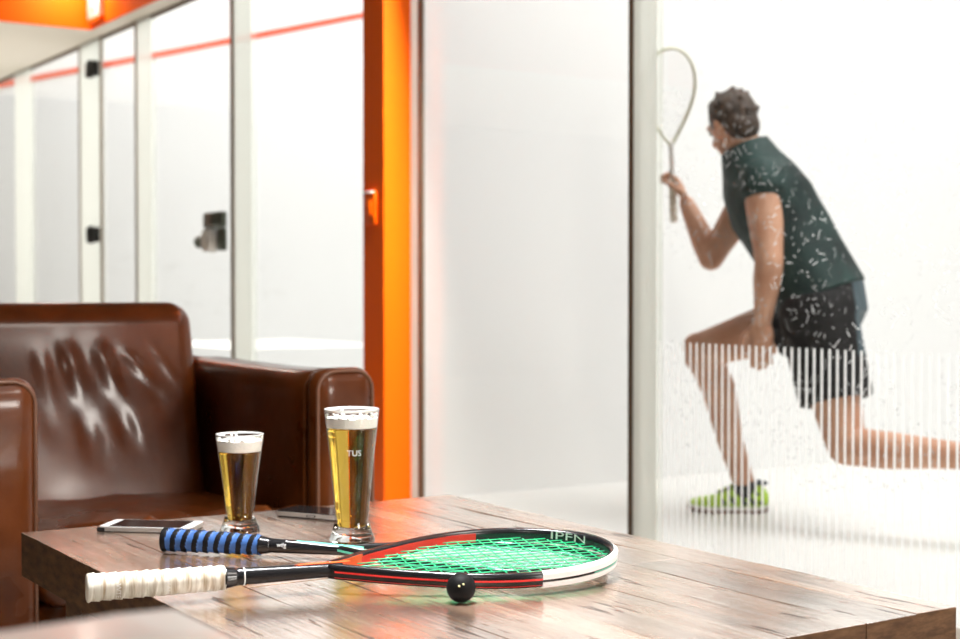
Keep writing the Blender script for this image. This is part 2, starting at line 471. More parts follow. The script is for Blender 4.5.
struct('wall_court_front', B((11.9, LBK, 0), (12.05, 10.9, 5.5)), M['court_wall'])
struct('wall_court_top', B((GX-.04, LBK, 2.75), (GX+.1, 11.3, 5.5)), M['court_wall'])
# the out line along the court's left wall, rising to the front
bm = bmesh.new()
def zl(x): return 2.2326+(x-2.896)*(3.0249-2.2326)/(5.8395-2.896)
w = .021
pts = [(2.80, zl(2.80)-w), (11.8, zl(11.8)-w), (11.8, zl(11.8)+w), (2.80, zl(2.80)+w)]
fr = [bm.verts.new((x, 10.762, z)) for x, z in pts]; bk = [bm.verts.new((x, 10.7695, z)) for x, z in pts]
bm.faces.new(fr); bm.faces.new(bk[::-1])
for k in range(4): bm.faces.new((fr[k], bk[k], bk[(k+1) % 4], fr[(k+1) % 4]))
struct('trim_9', bm, M['red_line'])
# beam over the glass, its orange fascia, the orange bulkhead face
struct('trim_10', B((PX+.012, LBK, SZ), (GX+.03, 7.949, 2.75)), M['ceiling'])
struct('trim_11', B((PX, LBK, SZ+.002), (PX+.012, 7.949, 2.75)), M['orange'])
struct('trim_12', B((LFL, 7.949, SZ+.002), (PX+.012, 7.961, 2.75)), M['orange'])
# pillar
struct('pillar', B((PX, Y0, 0), (GX-.002, Y1, SZ), .003), M['orange'])
# mullions: pale posts, with brown seals as their children
def post(n, ya, yb, seals=(), top=SZ):
    bm = B((GX-.014, min(ya, yb), 0), (GX+.010, max(ya, yb), top))
    for f in bm.faces:
        f.normal_update()
        f.material_index = 0 if f.calc_center_median().x < GX-.013 else 1
    o = struct('trim_%d' % n, bm, [M['frosted'], M['clear_fin']])
    for s, wd in seals:
        obj('seal', B((GX-.018, s-wd/2, 0), (GX-.004, s+wd/2, top), .002), M['gasket' if n == 5 else 'seal_light'], o)
    return o
post(1, 9.82, 9.46)
post(2, 8.4817, 8.1127, seals=((8.4817, .022), (8.11, .02)))
post(3, 7.5533, 7.3182, seals=((7.545, .026),))
post(4, 6.3001, 6.0803, seals=((6.292, .036),))
post(5, 4.681, 4.625, seals=((4.612, .026),))
post(6, 3.3916, 3.2872)
struct('trim_7', B((GX-.014, 3.392, 0), (GX+.014, 3.4185, SZ), .004), M['gasket'])
# brown head seal between glass and beam
struct('trim_8', B((GX-.008, LBK, SZ-.016), (GX+.012, 11.0, SZ+.001)), M['gasket'])
# panes
def pane(name, ya, yb, mat_='pane'):
    bm = B((GX-.006, ya, .012), (GX+.006, yb, SZ-.012))
    for f in bm.faces: f.material_index = 0 if f.calc_center_median().x < GX-.005 else 1
    return struct(name, bm, [M[mat_], M['pane']])
pane('window_1', 9.83, 10.93)
pane('window_2', 8.483, 9.459)
d1 = pane('door_1', 7.555, 8.112)
for z in (2.013, 1.082):
    bm = B((GX-.05, 8.135, z-.042), (GX-.012, 8.275, z+.042), .006)
    box(bm, (GX-.058, 8.19, z-.05), (GX-.03, 8.215, z+.05), .004)
    h = obj('hinge', bm, M['black_metal'], d1)
d2 = pane('door_2', 6.303, 7.317)
lk = obj('lock', B((GX-.04, 6.37, 1.062), (GX-.006, 6.575, 1.136), .006), M['lock_grey'], d2)
obj('lock_face', B((GX-.044, 6.475, 1.068), (GX-.038, 6.57, 1.13), .003), M['lock_taupe'], lk)
bm = bmesh.new()
r = bmesh.ops.create_cone(bm, cap_ends=True, segments=32, radius1=.058, radius2=.054, depth=.05)
bmesh.ops.rotate(bm, verts=bm.verts, cent=(0, 0, 0), matrix=Matrix.Rotation(-math.pi/2, 3, 'Y'))
bmesh.ops.translate(bm, verts=bm.verts, vec=(GX-.032, 6.515, 1.005))
obj('turn_knob', bm, M['white_plastic'], lk, 'auto')
obj('strike_plate', B((GX-.03, 6.572, .955), (GX-.006, 6.612, 1.055), .006), M['lock_grey'], lk)
obj('keeper', B((GX-.03, 6.37, .955), (GX-.006, 6.452, 1.060), .006), M['lock_grey'], lk)
bm = bmesh.new(); r = bmesh.ops.create_cone(bm, cap_ends=True, segments=20, radius1=.03, radius2=.022, depth=.05)
bmesh.ops.rotate(bm, verts=bm.verts, cent=(0, 0, 0), matrix=Matrix.Rotation(math.pi/2, 3, 'X'))
bmesh.ops.translate(bm, verts=bm.verts, vec=(GX-.026, 6.630, 1.0))
obj('lock_pin', bm, M['lock_grey'], lk, 'auto')
pane('window_3', 4.842, 6.079)
pane('window_4', 3.421, 4.624)
pane('window_5', LBK, 3.287, 'pane_scuffed')

# sign at the corner of the orange bulkhead
t = thing('court_sign', 'white number plate at the corner of the orange bulkhead above the glass doors', 'sign', (PX, 7.80, SZ+.08))
obj('plate', B((-.03, -.085, -.04), (-.001, .105, .42), .004), M['white_plastic'], t)
obj('numeral', text_bm('1', .30, lambda x, y: Vector((-.0315, .01-x, .12+y))), M['grey_ink'], t, False, False)
obj('mark', B((-.0325, -.004, -.008), (-.0300, .022, .022), .001), M['ochre_ink'], t)
obj('ledge', B((-.034, -.10, -.062), (-.001, .112, -.038), .004), M['orange'], t)

# call point on the pillar
t = thing('wall_switch', 'small red-orange switch plate on the dark side of the orange pillar', 'switch', (PX, 4.775, 1.075))
obj('plate', B((-.010, -.042, -.062), (0, .042, .062), .004), M['orange'], t)
bm = bmesh.new(); tube(bm, [(-.014, -.04, .058), (-.014, .04, .058)], .004, 8, Vector((1, 0, 0))); obj('top_edge', bm, M['frame_white'], t)
obj('rocker', B((-.016, -.02, -.028), (-.008, .02, .028), .004), M['orange'], t)

# ------------------------------------------------------------------ coffee table
TZ = .40; TX0, TX1, TY0, TY1 = .653, 1.441, 1.172, 2.325
tbl = thing('coffee_table', 'low brown timber coffee table with thick worn planks, rackets and beer on it', 'table', ((TX0+TX1)/2, (TY0+TY1)/2, 0))
cx, cy = (TX0+TX1)/2, (TY0+TY1)/2
def topmesh():
    bm = bmesh.new()
    lay = bm.verts.layers.float.new('plank')
    edges = [TX0, .775, .90, 1.035, 1.16, 1.285, 1.37, TX1]
    cuts = {0: [], 1: [1.74], 2: [], 3: [2.02], 4: [], 5: [1.60], 6: [1.505]}
    rnd = random.Random(3)
    for i in range(7):
        ys = [TY0]+cuts[i]+[TY1]
        for j in range(len(ys)-1):
            x0, x1 = edges[i]-cx, edges[i+1]-cx; y0, y1 = ys[j]-cy, ys[j+1]-cy
            g = .00045
            e0 = -.002*rnd.random() if j == 0 else 0
            dz = -.0012*rnd.random()
            b2 = bmesh.new(); box(b2, (x0+g, y0+g+e0, TZ-.068), (x1-g, y1-g, TZ+dz))
            es = [e for e in b2.edges if all(v.co.z > TZ-.01 for v in e.verts)]
            outer = [e for e in b2.edges if e not in es]
            bmesh.ops.bevel(b2, geom=es, offset=.0006, segments=1, profile=.5, affect='EDGES')
            long_ = [e for e in b2.edges if abs(e.verts[0].co.y-e.verts[1].co.y) > .2]
            bmesh.ops.subdivide_edges(b2, edges=long_, cuts=40, use_grid_fill=False)
            pl = rnd.random()
            mp = {}
            for v in b2.verts:
                q = v.co.copy()
                k = noise.noise(Vector((q.x*9+i*3, q.y*7, 1.7)))
                if v.co.z > TZ-.03: q.z += .0012*k
                if abs(q.x-x0) < .01 or abs(q.x-x1) < .01: q.x += .0009*noise.noise(Vector((q.y*23, i*2., 0)))
                mp[v] = bm.verts.new(q); mp[v][lay] = pl
            for f in b2.faces:
                try: nf = bm.faces.new([mp[v] for v in f.verts])
                except ValueError: continue
                f.normal_update()
                if abs(f.normal.z) < .5: nf.material_index = 1
            b2.free()
    return bm
obj('tabletop', topmesh(), [M['timber'], M['timber_end']], tbl, False)
for sx in (-1, 1):
    for sy in (-1, 1):
        x, y = sx*.30, sy*.47
        obj('leg', B((x-.045, y-.045, 0), (x+.045, y+.045, TZ-.069), .006), M['timber_end'], tbl, False)
for sy in (-1, 1):
    obj('apron', B((-.254, sy*.47-.02, TZ-.16), (.254, sy*.47+.02, TZ-.0695), .004), M['timber_end'], tbl, False)
for sx in (-1, 1):
    obj('apron', B((sx*.30-.02, -.424, TZ-.16), (sx*.30+.02, .424, TZ-.0695), .004), M['timber_end'], tbl, False)

# ------------------------------------------------------------------ armchairs
def armchair(label, loc, rz, lm, pm, folds=True):
    """origin on the floor under the middle of the front; faces -y"""
    t = thing('armchair', label, 'armchair', loc, rz, 'armchairs round the coffee table')
    L_, P_ = M[lm], M[pm]
    aw, ax, ah = .134, .350, (.618 if folds else .620)
    ex = .004 if folds else 0
    for s in (-1, 1):
        def fa(p, u, s=s):
            # the arm top sags a little towards the back and swells at its middle
            k = max(0, min(1, (p.z-.3)/.318))
            p.z += -.004*k*math.sin(max(0, min(1, p.y/.74))*math.pi)
            p += Vector((noise.noise(p*7), noise.noise(p*7+Vector((5, 0, 0))), noise.noise(p*7+Vector((0, 9, 0)))))*.003
            return p
        a = obj('arm', rbox((s*ax-aw/2, .055 if folds else 0, .05), (s*ax+aw/2, .80, ah-.004), .045, 18, fa), L_, t)
        if not folds: continue
        fp = obj('front_panel', rbox((s*ax-aw/2-ex, 0, .05), (s*ax+aw/2+ex, .066, ah-.004+ex), .040, 14), L_, a)
        # piping round the front edge of the panel
        xs, xe, r = s*ax-aw/2+.004, s*ax+aw/2-.004, .042
        path = [Vector((xs, .010, .06)), Vector((xs, .010, .3))]
        for k in range(0, 9):
            q = math.pi/2*k/8; path.append(Vector((xs+r-r*math.cos(q), .010, ah-.006-r+r*math.sin(q))))
        for k in range(0, 9):
            q = math.pi/2*k/8; path.append(Vector((xe-r+r*math.sin(q), .010, ah-.006-r+r*math.cos(q))))
        path += [Vector((xe, .010, .3)), Vector((xe, .010, .06))]
        obj('piping', tube(bmesh.new(), path, .0042, 6, Vector((0, 1, 0))), P_, a)
        # gathered seam behind the front panel
        path = [Vector((p.x+(0.002 if p.x > s*ax else -.002), .068, p.z-.001)) for p in path]
        obj('seam', tube(bmesh.new(), path, .005, 6, Vector((0, 1, 0))), L_, a)
    # seat base and cushion
    iw = ax-aw/2-.004
    obj('seat_base', rbox((-iw, .03, .06), (iw, .78, .20), .02, 6), L_, t)
    def fs(p, u):
        if u.z > .2:
            y = max(0, min(1, p.y/.55)); x = p.x/iw
            p.z += .022*(1-x*x)*(1-.8*y)
            front = math.exp(-((p.y-.02)/.10)**2)
            p.z += front*(.013*math.sin(p.x*75+3*noise.noise(p*9))+.014*max(0, x))
            p.z += .006*noise.noise(Vector((p.x*14, p.y*9, 0)))
        if u.y < -.5:
            p.y += .006*math.sin(p.x*85+4*noise.noise(p*8))
        return p
    cu = obj('seat_cushion', rbox((-iw, .005, .19), (iw, .60, .312), .035, 44, fs), L_, t)
    # back cushion, reclined, with pulled folds in its middle
    bw = .272
    def fb(p, u):
        z = (p.z-.29)/(.745-.29)
        if u.y < -.3:
            x = p.x
            belly = (1-(x/bw)**2)*math.sin(max(0, min(1, z))*math.pi)
            p.y -= .005*belly
            if folds:
                # (centre at the top, lean, height centre, reach, width, amount)
                for fx, lean, zc, zh, wd, am in ((-.105, .05, .545, .085, .018, .045), (-.029, .08, .530, .110,   .021, .106), (.048, .115, .542, .100, .021, .106), (.129, .28, .568, .060, .017, .095), (.190, .24, .575, .060, .013, .040)):
                    zz = p.z-zc
                    xc = fx-lean*zz*2.4+.01
                    e = math.exp(-abs((x-xc)/wd)**3)
                    p.y -= (am*zz+.0015+.05*(x-xc))*e*math.exp(-(zz/zh)**4)
            p.y += .004*noise.noise(Vector((x*6, p.z*6, 3)))
        p.y += (z-.5)*.10
        return p
    bk = obj('back_cushion', rbox((-bw, .577, .24), (bw, .72, .748), .050, 70, fb), L_, t)
    obj('back_frame', rbox((-.36, .70, .08), (.36, .80, .62), .03, 8), L_, t)
    for sx in (-1, 1):
        for y in (.06, .74):
            b2 = bmesh.new(); lathe(b2, [(0, 0), (.018, 0), (.024, .058), (0, .058)], 16, (sx*.34, y, 0)); obj('foot', b2, M['dark_wood'], t, 'auto')
    return t
armchair('brown leather armchair with pulled folds in its back, behind the beer glasses', (1.073, 2.693, 0), 0, 'leather', 'piping')
armchair('out-of-focus brown leather armchair, its bright highlight coloured in as cream, whose arm fills the bottom left corner', (.318, .36, 0), math.pi/2, 'leather_highlit', 'piping_highlit', False)

# ------------------------------------------------------------------ beer glasses
def beer_glass(label, c, H, outer, zb, foam0, foam1, letters):
    t = thing('beer_glass', label, 'glass', c, 0, 'beer glasses on the coffee table')
    prof = smooth_prof(outer, 6)
    def R(z):
        for (r0, z0), (r1, z1) in zip(prof, prof[1:]):
            if z0 <= z <= z1 and z1 > z0: return r0+(r1-r0)*(z-z0)/(z1-z0)
        return prof[-1][0]
    wall = .0019
    inner = [(max(.0005, R(z)-wall-.004*max(0, 1-(z-zb)/.02)), z) for z in [zb+(H-zb)*k/40 for k in range(41)]]
    full = [(0, 0)]+[(prof[0][0]-.002, 0)]+[(r, z+.0008) for r, z in prof[:-1]]
    rim = prof[-1][0]
    full += [(rim, H-.0012), (rim-wall*.35, H), (rim-wall*.75, H-.0002)]
    full += [(r, z) for r, z in reversed(inner)][1:]+[(inner[0][0]*.75, zb-.0025), (0, zb-.0035)]
    bm = bmesh.new(); lathe(bm, full, 64)
    for f in bm.faces:
        z = f.calc_center_median().z
        f.material_index = 2 if z > H-.0024 else 1 if z > zb+.001 else 0
    obj('tumbler', bm, [M['tumbler'], M['thin_glass'], M['rim_highlight']], t)
    ir = lambda z: max(.001, R(z)-wall*.55-.004*max(0, 1-(z-zb)/.02))
    bm = bmesh.new()
    pr = [(0, zb-.0030), (ir(zb)*.75, zb-.0020), (ir(zb), zb+.0008)]+[(ir(z), z) for z in [zb+(foam0-zb)*k/24 for k in range(1, 25)]]+[(0, foam0)]
    lathe(bm, pr, 64); obj('beer', bm, M['beer'], t)
    bm = bmesh.new()
    pr = [(0, foam0+.0003)]+[(ir(z)-.0001, z) for z in [foam0+.0003+(foam1-foam0)*k/8 for k in range(9)]]
    pr += [(ir(foam1)*.93, foam1-.0008), (ir(foam1)*.6, foam1-.002), (0, foam1-.002)]
    lathe(bm, pr, 64)
    for v in bm.verts:
        rr = math.hypot(v.co.x, v.co.y)
        if v.co.z > foam1-.004:
            v.co.z += .0022*noise.noise(v.co*170)
    # lace of bubbles left on the wall just above the head
    rnd = random.Random(int(H*1e4))
    for k in range(26):
        a = rnd.uniform(0, 2*math.pi); z = foam1+rnd.uniform(.0, .007); q = ir(z)-.0012
        bmesh.ops.create_icosphere(bm, subdivisions=1, radius=rnd.uniform(.0012, .0030), matrix=Matrix.Translation((q*math.cos(a), q*math.sin(a), z)))
    obj('foam', bm, M['foam'], t)
    if letters:
        txt, ang, z, size = letters
        def fn(x, y):
            r = R(z+y)+.0002
            a = ang+x/r
            return Vector((r*math.cos(a), r*math.sin(a), z+y))
        obj('lettering', text_bm(txt, size, fn), M['print'], t, False, False)
    return t
BG = at(352, 541, 2.2277)
ang = math.atan2(-BG.y, -BG.x)
beer_glass('taller beer glass, almost full, with white lettering, nearer the pillar', (BG.x, BG.y, TZ), .2005,
    [(.0345, 0), (.0335, .006), (.0292, .017), (.0262, .031), (.0262, .043), (.0275, .062), (.0308, .098), (.0350, .140), (.0395, .178), (.0418, .2005)],
    .0235, .172, .187, ('TUS', ang+.10, .136, .0125))
SG = at(240, 531, 2.3197)
beer_glass('shorter beer glass with a thick foam head, between the two phones', (SG.x, SG.y, TZ), .1535,
    [(.0310, 0), (.0300, .005), (.0262, .014), (.0232, .026), (.0230, .036), (.0243, .052), (.0288, .088), (.0335, .120), (.0368, .142), (.0372, .1535)],
    .0195, .126, .1435, None)

# ------------------------------------------------------------------ rackets
def teardrop(W, x):
    if x < .62: return W*math.sin(math.pi/2*x/.62)
    return W*math.sqrt(max(0, 1-((x-.62)/.38)**2))
def racket(label, o, yaw, pitch, roll, Lr, W, t0, th, scheme, name='squash_racket'):
    t = thing(name, label, 'racket', group='squash rackets')
    u = Vector((math.cos(yaw)*math.cos(pitch), math.sin(yaw)*math.cos(pitch), math.sin(pitch)))
    v0 = Vector((0, 0, 1)).cross(u).normalized(); n0 = u.cross(v0)
    v = v0*math.cos(roll)+n0*math.sin(roll); n = u.cross(v)
    t.matrix_world = Matrix(((u.x, v.x, n.x, o.x), (u.y, v.y, n.y, o.y), (u.z, v.z, n.z, o.z), (0, 0, 0, 1)))
    fw = .0105                    # frame width
    def outline(side, xs):
        return [Vector(((t0+(1-t0)*x)*Lr, side*(teardrop(W-fw/2, x)+.004*(1-min(1, x/.3))), 0)) for x in xs]
    xs = [k/50*.62 for k in range(51)]+[.62+.38*math.sin(math.pi/2*k/40) for k in range(1, 41)]
    loop = outline(1, xs)+list(reversed(outline(-1, xs)))[1:]
    h = th/2
    # profile in (side, up): outward is -side for this direction of travel
    def sec(i):
        a = fw/2
        return [(-a, -h*.30), (-a, h*.30), (-a*.75, h*.85), (0, h), (a*.75, h*.85), (a, h*.30), (a, -h*.30), (a*.75, -h*.85), (0, -h), (-a*.75, -h*.85)]
    nl = len(loop)
    def matf(i, k):
        s = loop[i].x/Lr; far = loop[i].y > 0
        return scheme(k, s, far)
    fr = obj('frame', sweep(bmesh.new(), loop, sec, Vector((0, 0, 1)), False, True, matf), [M['frame_black'], M['frame_red'], M['frame_orange'], M['frame_white'], M['frame_teal'], M['frame_olive']], t)
    return t, outline, loop, fr

# upper racket: white grip, black and red frame, white tip
def scheme_a(k, s, far):
    # k: 0 one wall, 5 other wall, 1..4 upper bevels, 6..9 lower bevels
    inner = 0 if far is None else None
    if s < .455: return 2 if k in (0, 1, 2) and far else 0
    return 0
oA = Vector((.5612, 1.7270, .4250)); LA = .6828; WA = .1078; tA = .433
tA_, outA, loopA, frA = racket('racket with white grip and black, red and white frame, lying on top', oA, -.2254, .0075, .108, LA, WA, tA, .0205, scheme_a)
fwA = .0105
def strip(outline, xs, side, off, zlo, zhi, name, m_, parent, thick=.0006):
    """a band lying on the frame's inside (off<0) or outside (off>0) wall"""
    bm = bmesh.new(); pts = outline(side, xs); rings = []
    for i, p in enumerate(pts):
        tg = (pts[min(i+1, len(pts)-1)]-pts[max(i-1, 0)]).normalized()
        nrm = Vector((-tg.y, tg.x, 0))*side
        q = p+nrm*off; q2 = p+nrm*(off+math.copysign(thick, off))
        rings.append([bm.verts.new((w.x, w.y, z)) for w, z in ((q, zlo), (q2, zlo), (q2, zhi), (q, zhi))])
    for a, b_ in zip(rings, rings[1:]):
        for k in range(4): bm.faces.new((a[k], a[(k+1) % 4], b_[(k+1) % 4], b_[k]))
    bm.faces.new(rings[0][::-1]); bm.faces.new(rings[-1])
    return obj(name, bm, m_, parent, False)
def lin(a, b, n): return [a+(b-a)*k/(n-1) for k in range(n)]
# red paint inside the far arm, orange at the split, red pinstripe on the near outer wall
strip(outA, lin(.0, .13, 16), 1, -fwA/2, -.0080, .0082, 'orange_band', M['frame_orange'], frA)
strip(outA, lin(.125, .60, 40), 1, -fwA/2, -.0065, .0055, 'red_band', M['frame_red'], frA)
strip(outA, lin(.02, .64, 50), -1, fwA/2, -.0002, .0020, 'red_pinstripe', M['frame_red'], frA)
strip(outA, lin(.02, .64, 50), -1, fwA/2, -.0066, -.0061, 'red_pinstripe', M['frame_red'], frA)
# white bumper round the tip, over the top bevel and the outer wall
xs = [.64+.36*math.sin(math.pi/2*k/32) for k in range(33)]
path = list(reversed(outA(-1, xs)))
pathN = outA(-1, xs); pathF = outA(1, [q for q in xs if q > .90])
tip = pathN+list(reversed(pathF))[1:]
def sec_t(hh0, hh1):
    a = fwA/2
    def f(i): return [(a*.2, hh1+.0009), (a+.0010, hh1*.75), (a+.0012, hh0), (a*.6, hh0-.0001), (a*.4, hh1*.6)]
    return f
obj('tip_bumper', sweep(bmesh.new(), tip, sec_t(.0004, .0103)), M['frame_white'], frA, 'auto')
obj('tip_bumper', sweep(bmesh.new(), tip, lambda i: [(fwA/2+.0012, -.0030), (fwA/2*.3, -.0030), (fwA/2*.2, -.0110), (fwA/2*.8, -.0106), (fwA/2+.0010, -.0076)]), M['frame_white'], frA, 'auto')
obj('teal_line', sweep(bmesh.new(), tip[12:], lambda i: [(fwA/2+.0006, -.0024), (fwA/2+.0006, -.0012), (fwA/2-.001, -.0012), (fwA/2-.001, -.0024)]), M['frame_teal'], frA, False)
# white letters on the inside of the far rim
xs_f = [.62+.38*math.sin(math.pi/2*k/200) for k in range(201)]
arc = outA(1, xs_f); acc = [0]
for p, q in zip(arc, arc[1:]): acc.append(acc[-1]+(q-p).length)
def on_arc(s):
    s = max(0, min(acc[-1]-1e-6, s))
    for i in range(len(acc)-1):
        if acc[i+1] >= s:
            f = (s-acc[i])/(acc[i+1]-acc[i]); p = arc[i].lerp(arc[i+1], f); tg = (arc[i+1]-arc[i]).normalized(); return p, tg
def inner_letters(x, y):
    p, tg = on_arc(.128+x*1.9)
    nrm = Vector((tg.y, -tg.x, 0))
    return p+nrm*(fwA/2+.0004)+Vector((0, 0, .0028+y))
obj('lettering', text_bm('IPFN', .0150, inner_letters), M['frame_white'], frA, False, False)

def strings(outline, Lr, W, t0, nm, nc, m_, parent, r, z=0.0):
    bm = bmesh.new()
    fx = lambda x: teardrop(W-.0105, x)
    def seg(a, b_, dz):
        pts = [a.lerp(b_, k/8) for k in range(9)]
        sweep(bm, [Vector((p.x, p.y, z+dz)) for p in pts], lambda i: circ(r, 5), Vector((0, 0, 1)))
    for k in range(nm):
        y = (k-(nm-1)/2)/((nm-1)/2)*(W-.018)
        # span of x where half width >= |y|
        good = [q/400 for q in range(401) if fx(q/400) >= abs(y)]
        if good: seg(Vector(((t0+(1-t0)*good[0])*Lr, y*(.25+.75*1), 0)), Vector(((t0+(1-t0)*good[-1])*Lr, y, 0)), .0006)
    for k in range(nc):
        x = .20+.775*k/(nc-1); h = fx(x)
        seg(Vector(((t0+(1-t0)*x)*Lr, -h, 0)), Vector(((t0+(1-t0)*x)*Lr, h, 0)), -.0006)
    return obj('strings', bm, m_, parent)
strings(outA, LA, WA, tA, 15, 20, M['string_green'], tA_, .00078, -.003)

def shaft(parent, x0, x1, m_, r0, r1, arms=None):
    path = [Vector((x0+(x1-x0)*k/10, 0, 0)) for k in range(11)]
    def s(i):
        k = i/10; a = r0[0]+(r1[0]-r0[0])*k; b_ = r0[1]+(r1[1]-r0[1])*k
        return circ(1, 14, a, b_)
    return obj('shaft', sweep(bmesh.new(), path, s), m_, parent)
shA = shaft(tA_, .155, .433*LA+.018, M['frame_black'], (.0098, .0115), (.0105, .0088))
obj('red_flash', sweep(bmesh.new(), [Vector((.25, 0, .0085)), Vector((.27, 0, .0092)), Vector((.30, .001, .0086)), Vector((.325, .004, .0080))], lambda i: [(-.003, 0), (.003, 0), (.003, .0008), (-.003, .0008)]), M['frame_orange'], shA, False)
obj('collar_ring', sweep(bmesh.new(), [Vector((.188, 0, 0)), Vector((.1895, 0, 0))], lambda i: circ(1, 20, .0101, .0112)), M['frame_white'], shA, 'auto')

def grip(parent, L0, m_, r0, r1, turns, depth, flare):
    bm = bmesh.new(); nseg = 150; nn = 20; rings = []
    for i in range(nseg+1):
        x = L0*i/nseg
        ring = []
        for k in range(nn):
            a = 2*math.pi*k/nn
            # overlapping spiral wrap
            ph = (x/L0*turns+a/(2*math.pi)) % 1
            r = r0+(r1-r0)*i/nseg+depth*(ph-.5)+flare*math.exp(-x/.012)
            e = min(1, max(.0, i/2.5)); r *= .82+.18*math.sqrt(1-(1-e)**2) if e < 1 else 1
            ring.append(bm.verts.new((x, r*math.cos(a)*.93, r*math.sin(a)*1.05)))
        rings.append(ring)
    for i in range(nseg):
        for k in range(nn):
            f = bm.faces.new((rings[i][k], rings[i][(k+1) % nn], rings[i+1][(k+1) % nn], rings[i+1][k]))
            if isinstance(m_, list):
                x = (i+.5)/nseg; a = (k+.5)/nn
                f.material_index = 0 if ((x*turns+a) % 1) < .52 and x > .06 else 1
    bm.faces.new(rings[0][::-1]); bm.faces.new(rings[-1])
    return obj('grip', bm, m_, parent)
gA = grip(tA_, .165, M['grip_white'], .0158, .0146, 13, .0016, .0010)
for xx, tx in ((.036, 'WTE'), (.094, 'XAM')):
    def gl_(x, y, xx=xx):
        r = .0168; a = -math.pi/2+.55+(x)/r
        return Vector((xx+y*.8, r*math.cos(a)*.94, r*math.sin(a)*1.06)) if False else Vector((xx+y, -r*math.cos(x/r+.15)*.94, -r*math.sin(x/r+.15)*1.06))
    obj('lettering', text_bm(tx, .0085, gl_), M['frame_white'], gA, False, False)
obj('grip_collar', sweep(bmesh.new(), [Vector((.164+.0028*k, 0, 0)) for k in range(7)], lambda i: circ(.0140-.0005*i, 18)), M['frame_black'], tA_)

# lower racket: blue and black grip, black and teal frame
def scheme_b(k, s, far): return 0
oB = Vector((.7745, 2.0346, .4196)); LB = .640
yawB = math.atan2(1.572-2.0346, 1.220-.7745)
tB_, outB, loopB, frB = racket('racket with blue and black grip and teal shaft, underneath the other racket', oB, yawB, -.0150, 0, LB, .104, .42, .0130, scheme_b)
strip(outB, lin(.0, .55, 36), -1, fwA/2, -.0012, .0016, 'teal_stripe', M['frame_teal'], frB)
strip(outB, lin(.0, .55, 36), 1, fwA/2, -.0012, .0016, 'teal_stripe', M['frame_teal'], frB)
strings(outB, LB, .104, .42, 15, 20, M['string_teal'], tB_, .0006, -.001)
shB = shaft(tB_, .14, .42*LB+.018, M['frame_black'], (.0095, .0108), (.0105, .0078))
def side_band(x0, x1, c0, c1, w_, m_, nm):
    bm = bmesh.new(); pts = []
    path = []
    for k in range(13):
        f = k/12; x = x0+(x1-x0)*f; kk = (x-.14)/(.42*LB+.018-.14)
        a = .0095+(.0105-.0095)*kk; b_ = .0108+(.0078-.0108)*kk
        ang_ = c0+(c1-c0)*f
        path.append((x, a, b_, ang_))
    rings = []
    for x, a, b_, q in path:
        ring = []
        for dq, k in ((-w_, 1.03), (0, 1.05), (w_, 1.03)):
            ring.append(bm.verts.new((x, -a*k*math.cos(q+dq), b_*k*math.sin(q+dq))))
        rings.append(ring)
    for p, q in zip(rings, rings[1:]):
        for k in range(2): bm.faces.new((p[k], p[k+1], q[k+1], q[k]))
    return obj(nm, bm, m_, shB, True, False)
side_band(.205, .305, 1.25, .85, .24, M['frame_teal'], 'teal_flash')
side_band(.19, .305, .98, .52, .09, M['frame_white'], 'white_flash')
def gl2(x, y): return Vector((.185+x, -.0108*math.cos(.3+y/.011), .0112*math.sin(.3+y/.011)))
obj('lettering', text_bm('wilg', .009, gl2), M['frame_white'], shB, False, False)
grip(tB_, .150, [M['grip_blue'], M['grip_black']], .0158, .0138, 9, .0022, .0012)
obj('grip_collar', sweep(bmesh.new(), [Vector((.149+.0028*k, 0, 0)) for k in range(7)], lambda i: circ(.0135-.0005*i, 18)), M['frame_black'], tB_)

# ------------------------------------------------------------------ ball
bc = at(461, 587, 1.79); bc.z = TZ+.0182
t = thing('squash_ball', 'small black squash ball with two pale dots beside the racket heads', 'ball', (bc.x, bc.y, TZ))
bm = bmesh.new(); bmesh.ops.create_uvsphere(bm, u_segments=40, v_segments=24, radius=.0180, matrix=Matrix.Translation((0, 0, .0182)))
obj('rubber_ball', bm, M['ball'], t)
cd = (Vector((0, 0, HC))-bc).normalized(); rt = Vector((0, 0, 1)).cross(cd).normalized(); up = cd.cross(rt)
for ox, oy in ((-.0022, .0018), (.0030, .0042)):
    p = (cd*.0180+rt*ox+up*oy).normalized()*.0180
    bm = bmesh.new()
    bmesh.ops.create_uvsphere(bm, u_segments=12, v_segments=8, radius=.0013, matrix=Matrix.Translation(p+Vector((0, 0, .0182))))
    obj('dot', bm, M['ball_dot'], t)

